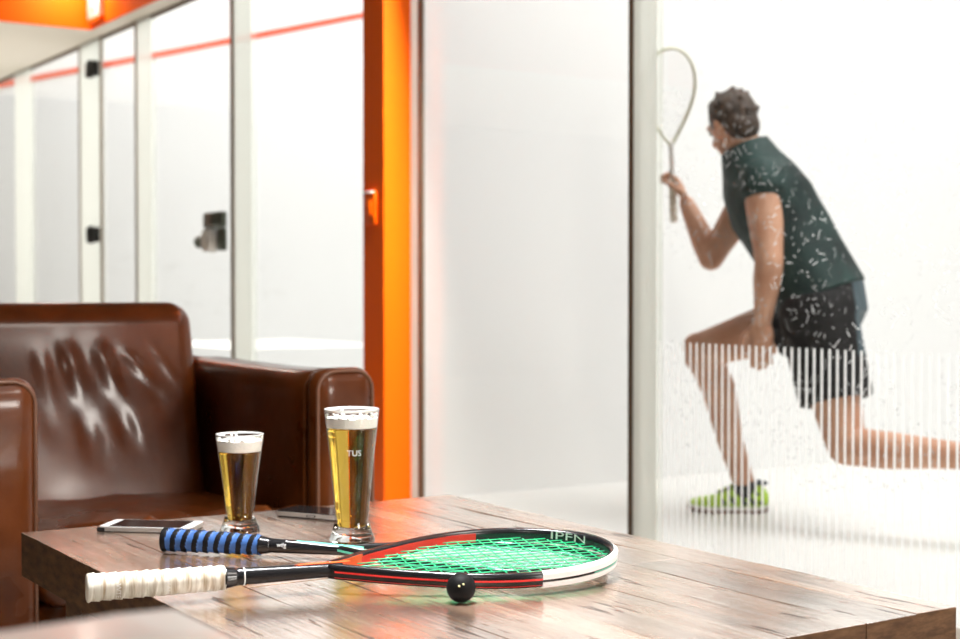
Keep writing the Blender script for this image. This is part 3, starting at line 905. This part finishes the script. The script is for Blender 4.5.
# ------------------------------------------------------------------ phones
def phone(label, loc, rz, Lp, Wp_, th, side, front, screen_frac, bumper):
    t = thing('smartphone', label, 'phone', loc, rz, 'phones on the coffee table')
    bm = bmesh.new()
    def rr(l, w_, r, z0, z1, mi=0):
        pts = []
        for sx, sy, a0 in ((1, 1, 0), (-1, 1, 90), (-1, -1, 180), (1, -1, 270)):
            for k in range(7):
                a = math.radians(a0+15*k); pts.append((sx*(l/2-r)+r*math.cos(a), sy*(w_/2-r)+r*math.sin(a)))
        lo = [bm.verts.new((x, y, z0)) for x, y in pts]; hi = [bm.verts.new((x, y, z1)) for x, y in pts]
        bm.faces.new(lo[::-1]); bm.faces.new(hi)
        for k in range(len(pts)): bm.faces.new((lo[k], lo[(k+1) % len(pts)], hi[(k+1) % len(pts)], hi[k]))
    rr(Lp, Wp_, .010, .0015, th); body = obj('body', bm, M[side], t, 'auto')
    bm = bmesh.new(); rr(Lp-.002, Wp_-.002, .009, th, th+.0006); ft = obj('front_glass', bm, M[front], t, 'auto')
    bm = bmesh.new(); rr(Lp*screen_frac, Wp_-.006, .002, th+.0006, th+.0008); obj('screen', bm, M['screen'], ft, 'auto')
    bm = bmesh.new(); rr(Lp-.004, Wp_-.004, .009, 0, .0016); obj('back_shell', bm, M['phone_black'], t, 'auto')
    if bumper:
        for sx in (-1, 1):
            bm = box(bmesh.new(), (sx*Lp/2-.012 if sx > 0 else sx*Lp/2-.001, -Wp_/2-.001, .0005), (sx*Lp/2+.001 if sx > 0 else sx*Lp/2+.012, -Wp_/2+.010, th-.001), .001)
            obj('bumper_corner', bm, M['phone_black'], t, False)
        obj('side_button', B((.03, -Wp_/2-.0008, .003), (.045, -Wp_/2+.001, .005)), M['phone_silver'], t, False)
    else:
        bm = B((-.008, -Wp_/2-.0012, .0028), (.010, -Wp_/2+.001, .0062), .0015); k = obj('button_surround', bm, M['phone_black'], t, False)
        obj('button', B((-.006, -Wp_/2-.0018, .0036), (.008, -Wp_/2, .0055), .0008), M['phone_silver'], k, False)
    return t
a1 = Vector((.7495, 2.2704)); b1 = Vector((.9134, 2.2357))
phone('white-edged phone with dark screen behind the blue racket grip', ((a1.x+b1.x)/2+.005, (a1.y+b1.y)/2-.008, TZ), math.atan2(-.654, .755), .150, .076, .0080, 'phone_silver', 'phone_white', .78, True)
c2 = Vector((1.0561, 2.2627)); dr = Vector((.504, -.864)); nr = Vector((.864, .504)); q = c2+dr*.072+nr*.036
phone('silver-sided phone with black screen behind the taller beer glass', (q.x, q.y, TZ), math.atan2(dr.y, dr.x), .144, .070, .0085, 'phone_silver', 'screen', .9, False)

# ------------------------------------------------------------------ the player
def capsule(bm, p0, r0, p1, r1, n=16, flat=(False, False)):
    p0 = Vector(p0); p1 = Vector(p1); ax = (p1-p0); Ln = ax.length; ax.normalize()
    s = ax.orthogonal().normalized(); w_ = ax.cross(s)
    prof = []
    if flat[0]: prof += [(0, 0), (r0, 0)]
    else: prof += [(r0*math.sin(q), -r0*math.cos(q)) for q in [math.pi/2*k/5 for k in range(6)]]
    if flat[1]: prof += [(r1, Ln), (0, Ln)]
    else: prof += [(r1*math.cos(q), Ln+r1*math.sin(q)) for q in [math.pi/2*k/5 for k in range(6)]]
    rings = []
    for r, z in prof:
        if r < 1e-5: rings.append([bm.verts.new(p0+ax*z)])
        else: rings.append([bm.verts.new(p0+ax*z+(s*math.cos(2*math.pi*k/n)+w_*math.sin(2*math.pi*k/n))*r) for k in range(n)])
    for a, b_ in zip(rings, rings[1:]):
        for k in range(n):
            k2 = (k+1) % n
            if len(a) == 1: bm.faces.new((a[0], b_[k2], b_[k]))
            elif len(b_) == 1: bm.faces.new((a[k], a[k2], b_[0]))
            else: bm.faces.new((a[k], a[k2], b_[k2], b_[k]))
def ellipsoid(bm, c, ex, ey, ez, n=20):
    """semi axes given as vectors"""
    mt = Matrix(((ex.x, ey.x, ez.x, c.x), (ex.y, ey.y, ez.y, c.y), (ex.z, ey.z, ez.z, c.z), (0, 0, 0, 1)))
    bmesh.ops.create_uvsphere(bm, u_segments=n, v_segments=n//2+2, radius=1, matrix=mt)
def chain(bm, pts, n=16, flat_end=False, flat_start=False):
    for i in range(len(pts)-1):
        capsule(bm, pts[i][0], pts[i][1], pts[i+1][0], pts[i+1][1], n, (flat_start and i == 0, flat_end and i == len(pts)-2))
def loft(bm, secs, n=28):
    """secs: (centre, side half vector, front half vector)"""
    rings = []
    for c, a, f in secs:
        rings.append([bm.verts.new(c+a*math.cos(2*math.pi*k/n)+f*math.sin(2*math.pi*k/n)) for k in range(n)])
    for p, q in zip(rings, rings[1:]):
        for k in range(n): bm.faces.new((p[k], p[(k+1) % n], q[(k+1) % n], q[k]))
    for ring, last in ((rings[0], False), (rings[-1], True)):
        c = bm.verts.new(sum((v.co for v in ring), Vector())/n)
        for k in range(n): bm.faces.new((ring[k], ring[(k+1) % n], c))
def fuse(name, bm, vox, smooth_it, m_, parent, move=None):
    bmesh.ops.recalc_face_normals(bm, faces=bm.faces)
    me = bpy.data.meshes.new(name); bm.to_mesh(me); bm.free()
    o = bpy.data.objects.new(name, me); COL.objects.link(o)
    md = o.modifiers.new('r', 'REMESH'); md.mode = 'VOXEL'; md.voxel_size = vox
    sm = o.modifiers.new('s', 'SMOOTH'); sm.factor = .5; sm.iterations = smooth_it
    dg = bpy.context.evaluated_depsgraph_get()
    me2 = bpy.data.meshes.new_from_object(o.evaluated_get(dg))
    bpy.data.objects.remove(o); bpy.data.meshes.remove(me)
    me2.name = name
    if move is not None: me2.transform(Matrix.Translation(-move))
    me2.materials.clear()
    for mm in (m_ if isinstance(m_, list) else [m_]): me2.materials.append(mm)
    for p in me2.polygons: p.use_smooth = True
    return link(bpy.data.objects.new(name, me2), parent)

pelvis = at(826, 304, 4.85)
ankR = at(744, 484, 5.15); kneeR = at(701, 350, 5.12); hipR = at(826, 312, 4.95)
hipL = at(818, 316, 4.76); kneeL = at(846, 446, 4.66); ankL = at(985, 458, 4.40)
shL = at(764, 187, 4.80); elL = at(769, 262, 4.72); wrL = at(763, 320, 4.78)
shR = at(754, 190, 5.10); elR = at(711, 258, 5.16); wrR = at(687, 204, 5.22)
neck = at(747, 152, 4.95); headc = at(731, 126, 4.97); HS = .86
root = Vector((ankR.x, ankR.y, 0))
man = thing('person', 'squash player in dark green shirt and black shorts lunging left behind the glass', 'person', root)
RP = (RT*.40+FW*.92).normalized(); RC = (RT*.05+FW).normalized()
spine = [(at(744, 146, 4.96), .060, .056, RC), (at(751, 163, 4.95), .105, .075, RC), (at(758, 180, 4.95), .185, .100, RC), (at(771, 206, 4.94), .185, .122, RC),
         (at(790, 236, 4.91), .165, .118, (RC+RP).normalized()), (at(808, 267, 4.87), .158, .112, RP), (at(822, 298, 4.85), .170, .124, RP), (at(829, 322, 4.84), .165, .112, RP)]
def torso_secs(infl, lo=0, hi=None, stretch=0):
    out = []
    S = spine[lo:hi]
    for i, (c, w_, d, r) in enumerate(S):
        t0_ = S[max(0, i-1)][0]; t1_ = S[min(len(S)-1, i+1)][0]
        ax = (t1_-t0_).normalized(); f = ax.cross(r).normalized(); r2 = f.cross(ax).normalized()
        out.append((c, r2*(w_+infl), f*(d+infl)))
    return out
# head frame: looks left, away from the glass and down
look = (RT*-.48+FW*.80+Vector((0, 0, -.40))).normalized()
hside = look.cross(Vector((0, 0, 1))).normalized(); hup = hside.cross(look).normalized(); look = look*HS; hside = hside*HS; hup = hup*HS   # hside = his right
bm = bmesh.new()
loft(bm, torso_secs(0))
# neck and head
capsule(bm, at(749, 158, 4.95), .062, headc+hup*-.02-look*.02, .056)
ellipsoid(bm, headc+hup*.015-look*.012, look*.098, hside*.077, hup*.105)
ellipsoid(bm, headc-hup*.045+look*.030, look*.062, hside*.056, hup*.070)            # jaw
ellipsoid(bm, headc-hup*.088+look*.060, look*.026, hside*.026, hup*.020)            # chin
capsule(bm, headc+look*.088+hup*.010, .010, headc+look*.108-hup*.026, .015)         # nose
capsule(bm, headc+look*.078+hup*.026-hside*.04, .012, headc+look*.078+hup*.026+hside*.04, .012)   # brow
capsule(bm, headc+look*.083-hup*.054-hside*.020, .009, headc+look*.083-hup*.054+hside*.020, .009) # lips
for s in (-1, 1):
    ellipsoid(bm, headc+hside*s*.080-look*.010-hup*.008, look*.020, hside*.010, hup*.034)         # ears
# right (front) leg
chain(bm, [(hipR, .098), (hipR.lerp(kneeR, .35), .092), (hipR.lerp(kneeR, .75), .073), (kneeR, .062)])
calfR = kneeR.lerp(ankR, .30)+RT*.018
chain(bm, [(kneeR, .062), (calfR, .060), (kneeR.lerp(ankR, .65), .046), (ankR, .038), (Vector((ankR.x, ankR.y, .075)), .036)])
capsule(bm, kneeR-RT*.012+Vector((0, 0, .008)), .053, kneeR-RT*.012-Vector((0, 0, .03)), .046)
# left (rear) leg
chain(bm, [(hipL, .105), (hipL.lerp(kneeL, .45), .094), (hipL.lerp(kneeL, .8), .073), (kneeL, .062)])
chain(bm, [(kneeL, .061), (kneeL.lerp(ankL, .3)-Vector((0, 0, .002)), .060), (kneeL.lerp(ankL, .65), .047), (ankL, .037), (ankL+RT*.03-Vector((0, 0, .05)), .036)])
# glutes
for h_, s in ((hipL, -1), (hipR, 1)):
    c = h_+RT*.025+Vector((0, 0, .02)); capsule(bm, c, .098, h_, .10)
# arms
chain(bm, [(shL, .068), (shL.lerp(elL, .35), .062), (shL.lerp(elL, .8), .049), (elL, .046), (elL.lerp(wrL, .3), .046), (elL.lerp(wrL, .8), .034), (wrL, .029)])
chain(bm, [(shR, .066), (shR.lerp(elR, .35), .058), (shR.lerp(elR, .8), .046), (elR, .044), (elR.lerp(wrR, .3), .044), (elR.lerp(wrR, .8), .033), (wrR, .028)])
# hands
def hand(bm, wr, d, side, palmn, curl, thumbs):
    """d along the palm, side towards the thumb, palmn out of the palm"""
    pc = wr+d*.055
    ellipsoid(bm, pc, d*.056, side*.041, palmn*.017)
    for k, (o_, ln) in enumerate(((.030, .072), (.010, .082), (-.010, .076), (-.029, .058))):
        b0 = wr+d*.092+side*o_
        dirs = d.copy(); p = b0; rr = .0098
        for j, fr_ in enumerate((.45, .32, .23)):
            ca = curl*(j+.4)
            dd = (d*math.cos(ca)+palmn*math.sin(ca)+side*o_*1.2).normalized()
            q_ = p+dd*ln*fr_
            capsule(bm, p, rr, q_, rr*.92, 10); p = q_; rr *= .92
    b0 = wr+d*.028+side*.030
    q1 = b0+(d*.55+side*.75+palmn*.25).normalized()*.040; q2 = q1+(d*.9+side*.25+palmn*.4*thumbs).normalized()*.032; q3 = q2+(d*.9-side*.05+palmn*.5*thumbs).normalized()*.022
    capsule(bm, b0, .015, q1, .0125, 10); capsule(bm, q1, .0122, q2, .011, 10); capsule(bm, q2, .011, q3, .0095, 10)
dL = (Vector((0, 0, -1))+RT*-.06).normalized()
hand(bm, wrL, dL, (RT*-.85+FW*.4).normalized(), (FW*.9+RT*.4).normalized(), .38, .8)
dR = (Vector((0, 0, .8))+RT*-.35+FW*.1).normalized()
pR = (RT*-.8+FW*.1-Vector((0, 0, .35))).normalized(); pR = (pR-dR*pR.dot(dR)).normalized(); sR = dR.cross(pR).normalized()
hand(bm, wrR, dR, sR, pR, 1.15, 1.3)
body = fuse('body', bm, .0062, 5, M['skin'], man, root)
# eyes
for s in (-1, 1):
    bm = bmesh.new(); bmesh.ops.create_uvsphere(bm, u_segments=12, v_segments=8, radius=.012, matrix=Matrix.Translation(headc+look*.079+hup*.008+hside*s*.031-root)); obj('eye', bm, M['eye'], man)
# hair
bm = bmesh.new()
ellipsoid(bm, headc+hup*.034-look*.026, look*.102, hside*.090, hup*.100, 28)
ellipsoid(bm, headc-hup*.022-look*.058, look*.058, hside*.078, hup*.072, 24)
ellipsoid(bm, headc+hup*.098+look*.012, look*.056, hside*.064, hup*.032, 20)
rnd = random.Random(5)
for k in range(120):
    d_ = Vector((rnd.gauss(0, 1), rnd.gauss(0, 1), rnd.gauss(0, 1))).normalized()
    if d_.dot(hup)-.5*d_.dot(look) < .05: continue
    p = headc+hup*.036-look*.030+look*.094*d_.dot(look)/HS+hside*.083*d_.dot(hside)/HS+hup*.095*d_.dot(hup)/HS
    capsule(bm, p-d_*.012, .013, p+(d_*.004+Vector((rnd.uniform(-1, 1), rnd.uniform(-1, 1), rnd.uniform(-.3, .5)))*.010), .007, 8)
fuse('hair', bm, .006, 2, M['hair'], man, root)
# shirt
bm = bmesh.new()
loft(bm, torso_secs(.027, 0, 7))
capsule(bm, at(755, 172, 4.94), .112, at(746, 146, 4.955), .070, 20, (False, True))
for sh, el in ((shL, elL), (shR, elR)):
    capsule(bm, neck.lerp(sh, .55)-Vector((0, 0, .01)), .072, sh, .080)
    capsule(bm, sh+(sh-el).normalized()*.02, .079, sh.lerp(el, .10), .082, 20, (False, True))
capsule(bm, at(812, 280, 4.80), .10, at(806, 270, 4.92), .10)
fuse('shirt', bm, .008, 4, M['shirt'], man, root)
# shorts
bm = bmesh.new()
loft(bm, torso_secs(.018, 5, 8))
for h_, kn, f0, f1, r0, r1 in ((hipR, kneeR, 0, .40, .122, .108), (hipL, kneeL, 0, .66, .126, .118)):
    c = h_+RT*.025+Vector((0, 0, .02)); capsule(bm, c, .110, h_, .115)
    capsule(bm, h_, r0, h_.lerp(kn, f1), r1, 22, (False, True))
so = fuse('shorts', bm, .008, 3, [M['shorts'], M['shorts_panel']], man, root)
for p in so.data.polygons:     # slate side panel down the seat of the shorts
    c = p.center+root; q_ = c-at(855, 300, 4.8)
    lat = q_.dot(RT)
    if lat > -.028-.10*(q_.z+.02)**2 and q_.z > -.17: p.material_index = 1
# socks
bm = bmesh.new(); capsule(bm, Vector((ankR.x, ankR.y, .075)), .045, ankR+Vector((0, 0, .0)), .044, 18, (False, True)); fuse('sock', bm, .006, 2, M['sock'], man, root)
bm = bmesh.new(); capsule(bm, ankL+RT*.03-Vector((0, 0, .05)), .044, ankL.lerp(kneeL, .03), .043, 18, (False, True)); fuse('sock', bm, .006, 2, M['sock'], man, root)
# shoes
def shoe(heel, d, up_):
    """heel point at the sole, d towards the toe"""
    sd = d.cross(up_).normalized()
    st = [(-.004, .022, .060, .012), (.012, .033, .088, .004), (.04, .038, .098, .0), (.075, .038, .100, .0), (.10, .037, .094, .0), (.13, .038, .078, .0), (.165, .043, .064, .0), (.20, .046, .056, .0), (.235, .043, .050, .003), (.262, .033, .042, .008), (.278, .016, .030, .014)]
    def P(x, y, z): return heel+d*x+sd*y+up_*z-root
    bm = bmesh.new(); rings = []; n = 20
    for x, w_, top, bot in st:
        ring = []
        b0 = bot+.016
        for k in range(n):
            a = 2*math.pi*k/n; cy_, sy_ = math.cos(a), math.sin(a)
            e = .75
            y = w_*math.copysign(abs(cy_)**e, cy_); zc = (b0+top)/2; z = zc+(top-b0)/2*math.copysign(abs(sy_)**e, sy_)
            if sy_ > 0: y *= 1-.38*sy_*min(1, top/.1)
            ring.append(bm.verts.new(P(x, y, z)))
        rings.append(ring)
    for p, q_ in zip(rings, rings[1:]):
        for k in range(n): bm.faces.new((p[k], p[(k+1) % n], q_[(k+1) % n], q_[k]))
    bm.faces.new(rings[0][::-1]); bm.faces.new(rings[-1])
    s_ = obj('shoe', bm, M['shoe'], man)
    # sole and midsole
    for nm, z0, z1, gr, m_ in (('sole', 0, .009, .003, 'shoe_sole'), ('midsole', .009, .021, .002, 'shoe_white')):
        bm = bmesh.new(); lo = []; hi = []
        outl = [(x, w_+gr, bot) for x, w_, top, bot in st]
        ring = [(x, y, b_) for x, y, b_ in outl]+[(x, -y, b_) for x, y, b_ in reversed(outl)]
        lo = [bm.verts.new(P(x, y, b_+z0)) for x, y, b_ in ring]; hi = [bm.verts.new(P(x, y, b_+z1)) for x, y, b_ in ring]
        m2 = len(st)
        for k in range(len(ring)): bm.faces.new((lo[k], lo[(k+1) % len(ring)], hi[(k+1) % len(ring)], hi[k]))
        for rr_, fl in ((lo, 1), (hi, 0)):
            for k in range(m2-1):
                q4 = (rr_[k], rr_[k+1], rr_[len(ring)-2-k], rr_[len(ring)-1-k]); bm.faces.new(q4 if fl else q4[::-1])
        obj(nm, bm, M[m_], s_, False)
    # collar, tongue and laces
    bm = bmesh.new()
    loop = [Vector(P(.052+.045*math.cos(a), .030*math.sin(a), .098-.004*math.cos(a)+.004*math.sin(a)**2)) for a in [2*math.pi*k/24 for k in range(24)]]
    tube(bm, loop, .0075, 8, up_, True); obj('collar', bm, M['shoe_navy'], s_)
    bm = bmesh.new(); tube(bm, [P(.088, 0, .104), P(.115, 0, .092), P(.150, 0, .074), P(.172, 0, .064)], .0085, 8, sd); obj('tongue', bm, M['shoe_navy'], s_)
    for x, z, w_ in ((.105, .098, .022), (.125, .088, .022), (.146, .078, .023), (.165, .069, .023)):
        bm = bmesh.new(); tube(bm, [P(x, -w_, z-.010), P(x+.002, -w_*.5, z+.004), P(x+.003, 0, z+.007), P(x+.002, w_*.5, z+.004), P(x, w_, z-.010)], .0030, 6, d); obj('lace', bm, M['shoe'], s_)
    # dark flashes on both flanks of the heel and midfoot
    for sgn in (-1, 1):
        for (xa, za), (xb, zb), r_ in (((.050, .030), (.066, .062), .007), ((.078, .028), (.094, .058), .008), ((.018, .035), (.034, .040), .006), ((.118, .032), (.130, .056), .006), ((.03, .066), (.05, .070), .004), ((.150, .030), (.158, .048), .006)):
            def wd(x): 
                for (x0, w0, *_), (x1, w1, *_) in zip(st, st[1:]):
                    if x0 <= x <= x1: return w0+(w1-w0)*(x-x0)/(x1-x0)
                return .03
            bm = bmesh.new(); tube(bm, [P(xa, sgn*(wd(xa)-.001), za), P((xa+xb)/2, sgn*(wd((xa+xb)/2)-.002), (za+zb)/2), P(xb, sgn*(wd(xb)*.90-.002), zb)], r_, 8, up_)
            obj('flash', bm, M['shoe_navy'], s_)
    return s_
dF = (RT*-.97+FW*.10).normalized()
shoe(Vector((ankR.x, ankR.y, .001))-dF*.082, dF, Vector((0, 0, 1)))
dB = (Vector((0, 0, -.93))+RT*.30-FW*.15).normalized(); uB = (RT*-1-FW*-.2+Vector((0, 0, -.33))).normalized(); uB = (uB-dB*uB.dot(dB)).normalized()
shoe(ankL+RT*.055-dB*.01-uB*.0+Vector((0, 0, .02)), dB, uB)

# his racket, held up in the right hand
butt = wrR+dR*.03-Vector((0, 0, .10))+pR*.02
rdir = (at(668, 62, 4.98)-(wrR+dR*.07+pR*.024)).normalized()
o3 = wrR+dR*.07+pR*.024-rdir*.13
yaw3 = math.atan2(rdir.y, rdir.x); pit3 = math.asin(rdir.z)
uu = Vector((math.cos(yaw3)*math.cos(pit3), math.sin(yaw3)*math.cos(pit3), math.sin(pit3))); vv = Vector((0, 0, 1)).cross(uu).normalized(); nn_ = uu.cross(vv)
wide = (RT*.95+FW*.3).normalized()
tR, outR, loopR, frR = racket('pale-framed racket held up in the player\'s raised right hand', o3, yaw3, pit3, math.atan2(wide.dot(nn_), wide.dot(vv)), .66, .100, .46, .014, lambda k, s, far: 5)
strings(outR, .66, .100, .46, 13, 16, M['frame_white'], tR, .0007)
obj('shaft', sweep(bmesh.new(), [Vector((.17+.145*k/6, 0, 0)) for k in range(7)], lambda i: circ(.0085, 12)), M['frame_white'], tR)
obj('grip', sweep(bmesh.new(), [Vector((.18*k/6, 0, 0)) for k in range(7)], lambda i: circ(.0140, 14)), M['grip_white'], tR)

# ------------------------------------------------------------------ light
def area(name, loc, rot, sx, sy, e, col=(1, 1, 1)):
    l = bpy.data.lights.new(name, 'AREA'); l.shape = 'RECTANGLE'; l.size = sx; l.size_y = sy; l.energy = e; l.color = col
    o = link(bpy.data.objects.new(name, l)); o.location = loc; o.rotation_euler = rot
    return o
def aim(o, target):
    d = Vector(target)-o.location; o.rotation_euler = d.to_track_quat('-Z', 'Y').to_euler()
area('court_lamp', (4.7, 1.0, 5.45), (0, 0, 0), 3.7, 5, 385, (.985, .99, 1))
area('court_lamp', (5.5, 8.6, 5.45), (0, 0, 0), 5.2, 4, 290, (.985, .99, 1))
area('unseen_lounge_light', (2.1, -.1, 2.7), (0, 0, 0), .7, 1.1, 40, (1, .94, .86))  # unseen overhead light, placed for sheen on the chair back
k = area('unseen_lounge_light', (-.6, -1.8, 2.68), (0, 0, 0), .4, .4, 16, (1, .95, .88)); aim(k, (1.0, 3.2, .55))  # added light, aimed to put glints on the back cushion's folds
k = area('table_fill_light', (.98, 1.7, 2.68), (0, 0, 0), .5, .5, 26, (.97, .98, 1)); k.data.spread = math.radians(62)  # added light, narrowed to brighten the tabletop only
k = area('pillar_fill_light', (2.565, 3.1, 2.7), (0, 0, 0), .09, .3, 42, (1, .95, .86)); aim(k, (2.62, 4.75, .9)); k.data.spread = math.radians(75)  # added light, brightens the pillar's front face
k = area('lounge_key_light', (2.36, -2.6, 1.40), (0, 0, 0), .62, .85, 72, (1, .95, .88)); aim(k, (1.5, 3.5, .6))  # unseen key light behind the camera, set for streaks on the leather
area('bulkhead_downlight', (2.46, 7.74, 2.52), (0, 0, 0), .08, .08, 6, (1, .93, .82))
k = area('soffit_fill_light', (1.2, 9.3, .4), (math.pi, 0, 0), 1.2, 1.6, 36, (1, .95, .87))  # added light out of view, brightens the low ceiling
w = bpy.data.worlds.new('World'); sc.world = w; w.use_nodes = True
bg = w.node_tree.nodes['Background']; bg.inputs[0].default_value = (.9, .92, 1, 1); bg.inputs[1].default_value = .3

# ------------------------------------------------------------------ camera
cam = bpy.data.cameras.new('camera'); co = link(bpy.data.objects.new('camera', cam))
co.location = (0, 0, HC)
co.rotation_euler = (math.pi/2-PITCH, 0, -math.atan2(.5442, .8390))
cam.sensor_width = 36; cam.lens = 1480/960*36
cam.clip_start = .02
cam.dof.use_dof = True; cam.dof.focus_distance = 1.95; cam.dof.aperture_fstop = 5.6
sc.camera = co
sc.view_settings.view_transform = 'Standard'; sc.view_settings.look = 'None'
sc.view_settings.gamma = 1; sc.view_settings.use_curve_mapping = False
sc.view_settings.exposure = 0
sc.cycles.use_denoising = True
sc.cycles.max_bounces = 14; sc.cycles.transmission_bounces = 12; sc.cycles.transparent_max_bounces = 16; sc.cycles.diffuse_bounces = 5; sc.cycles.glossy_bounces = 5
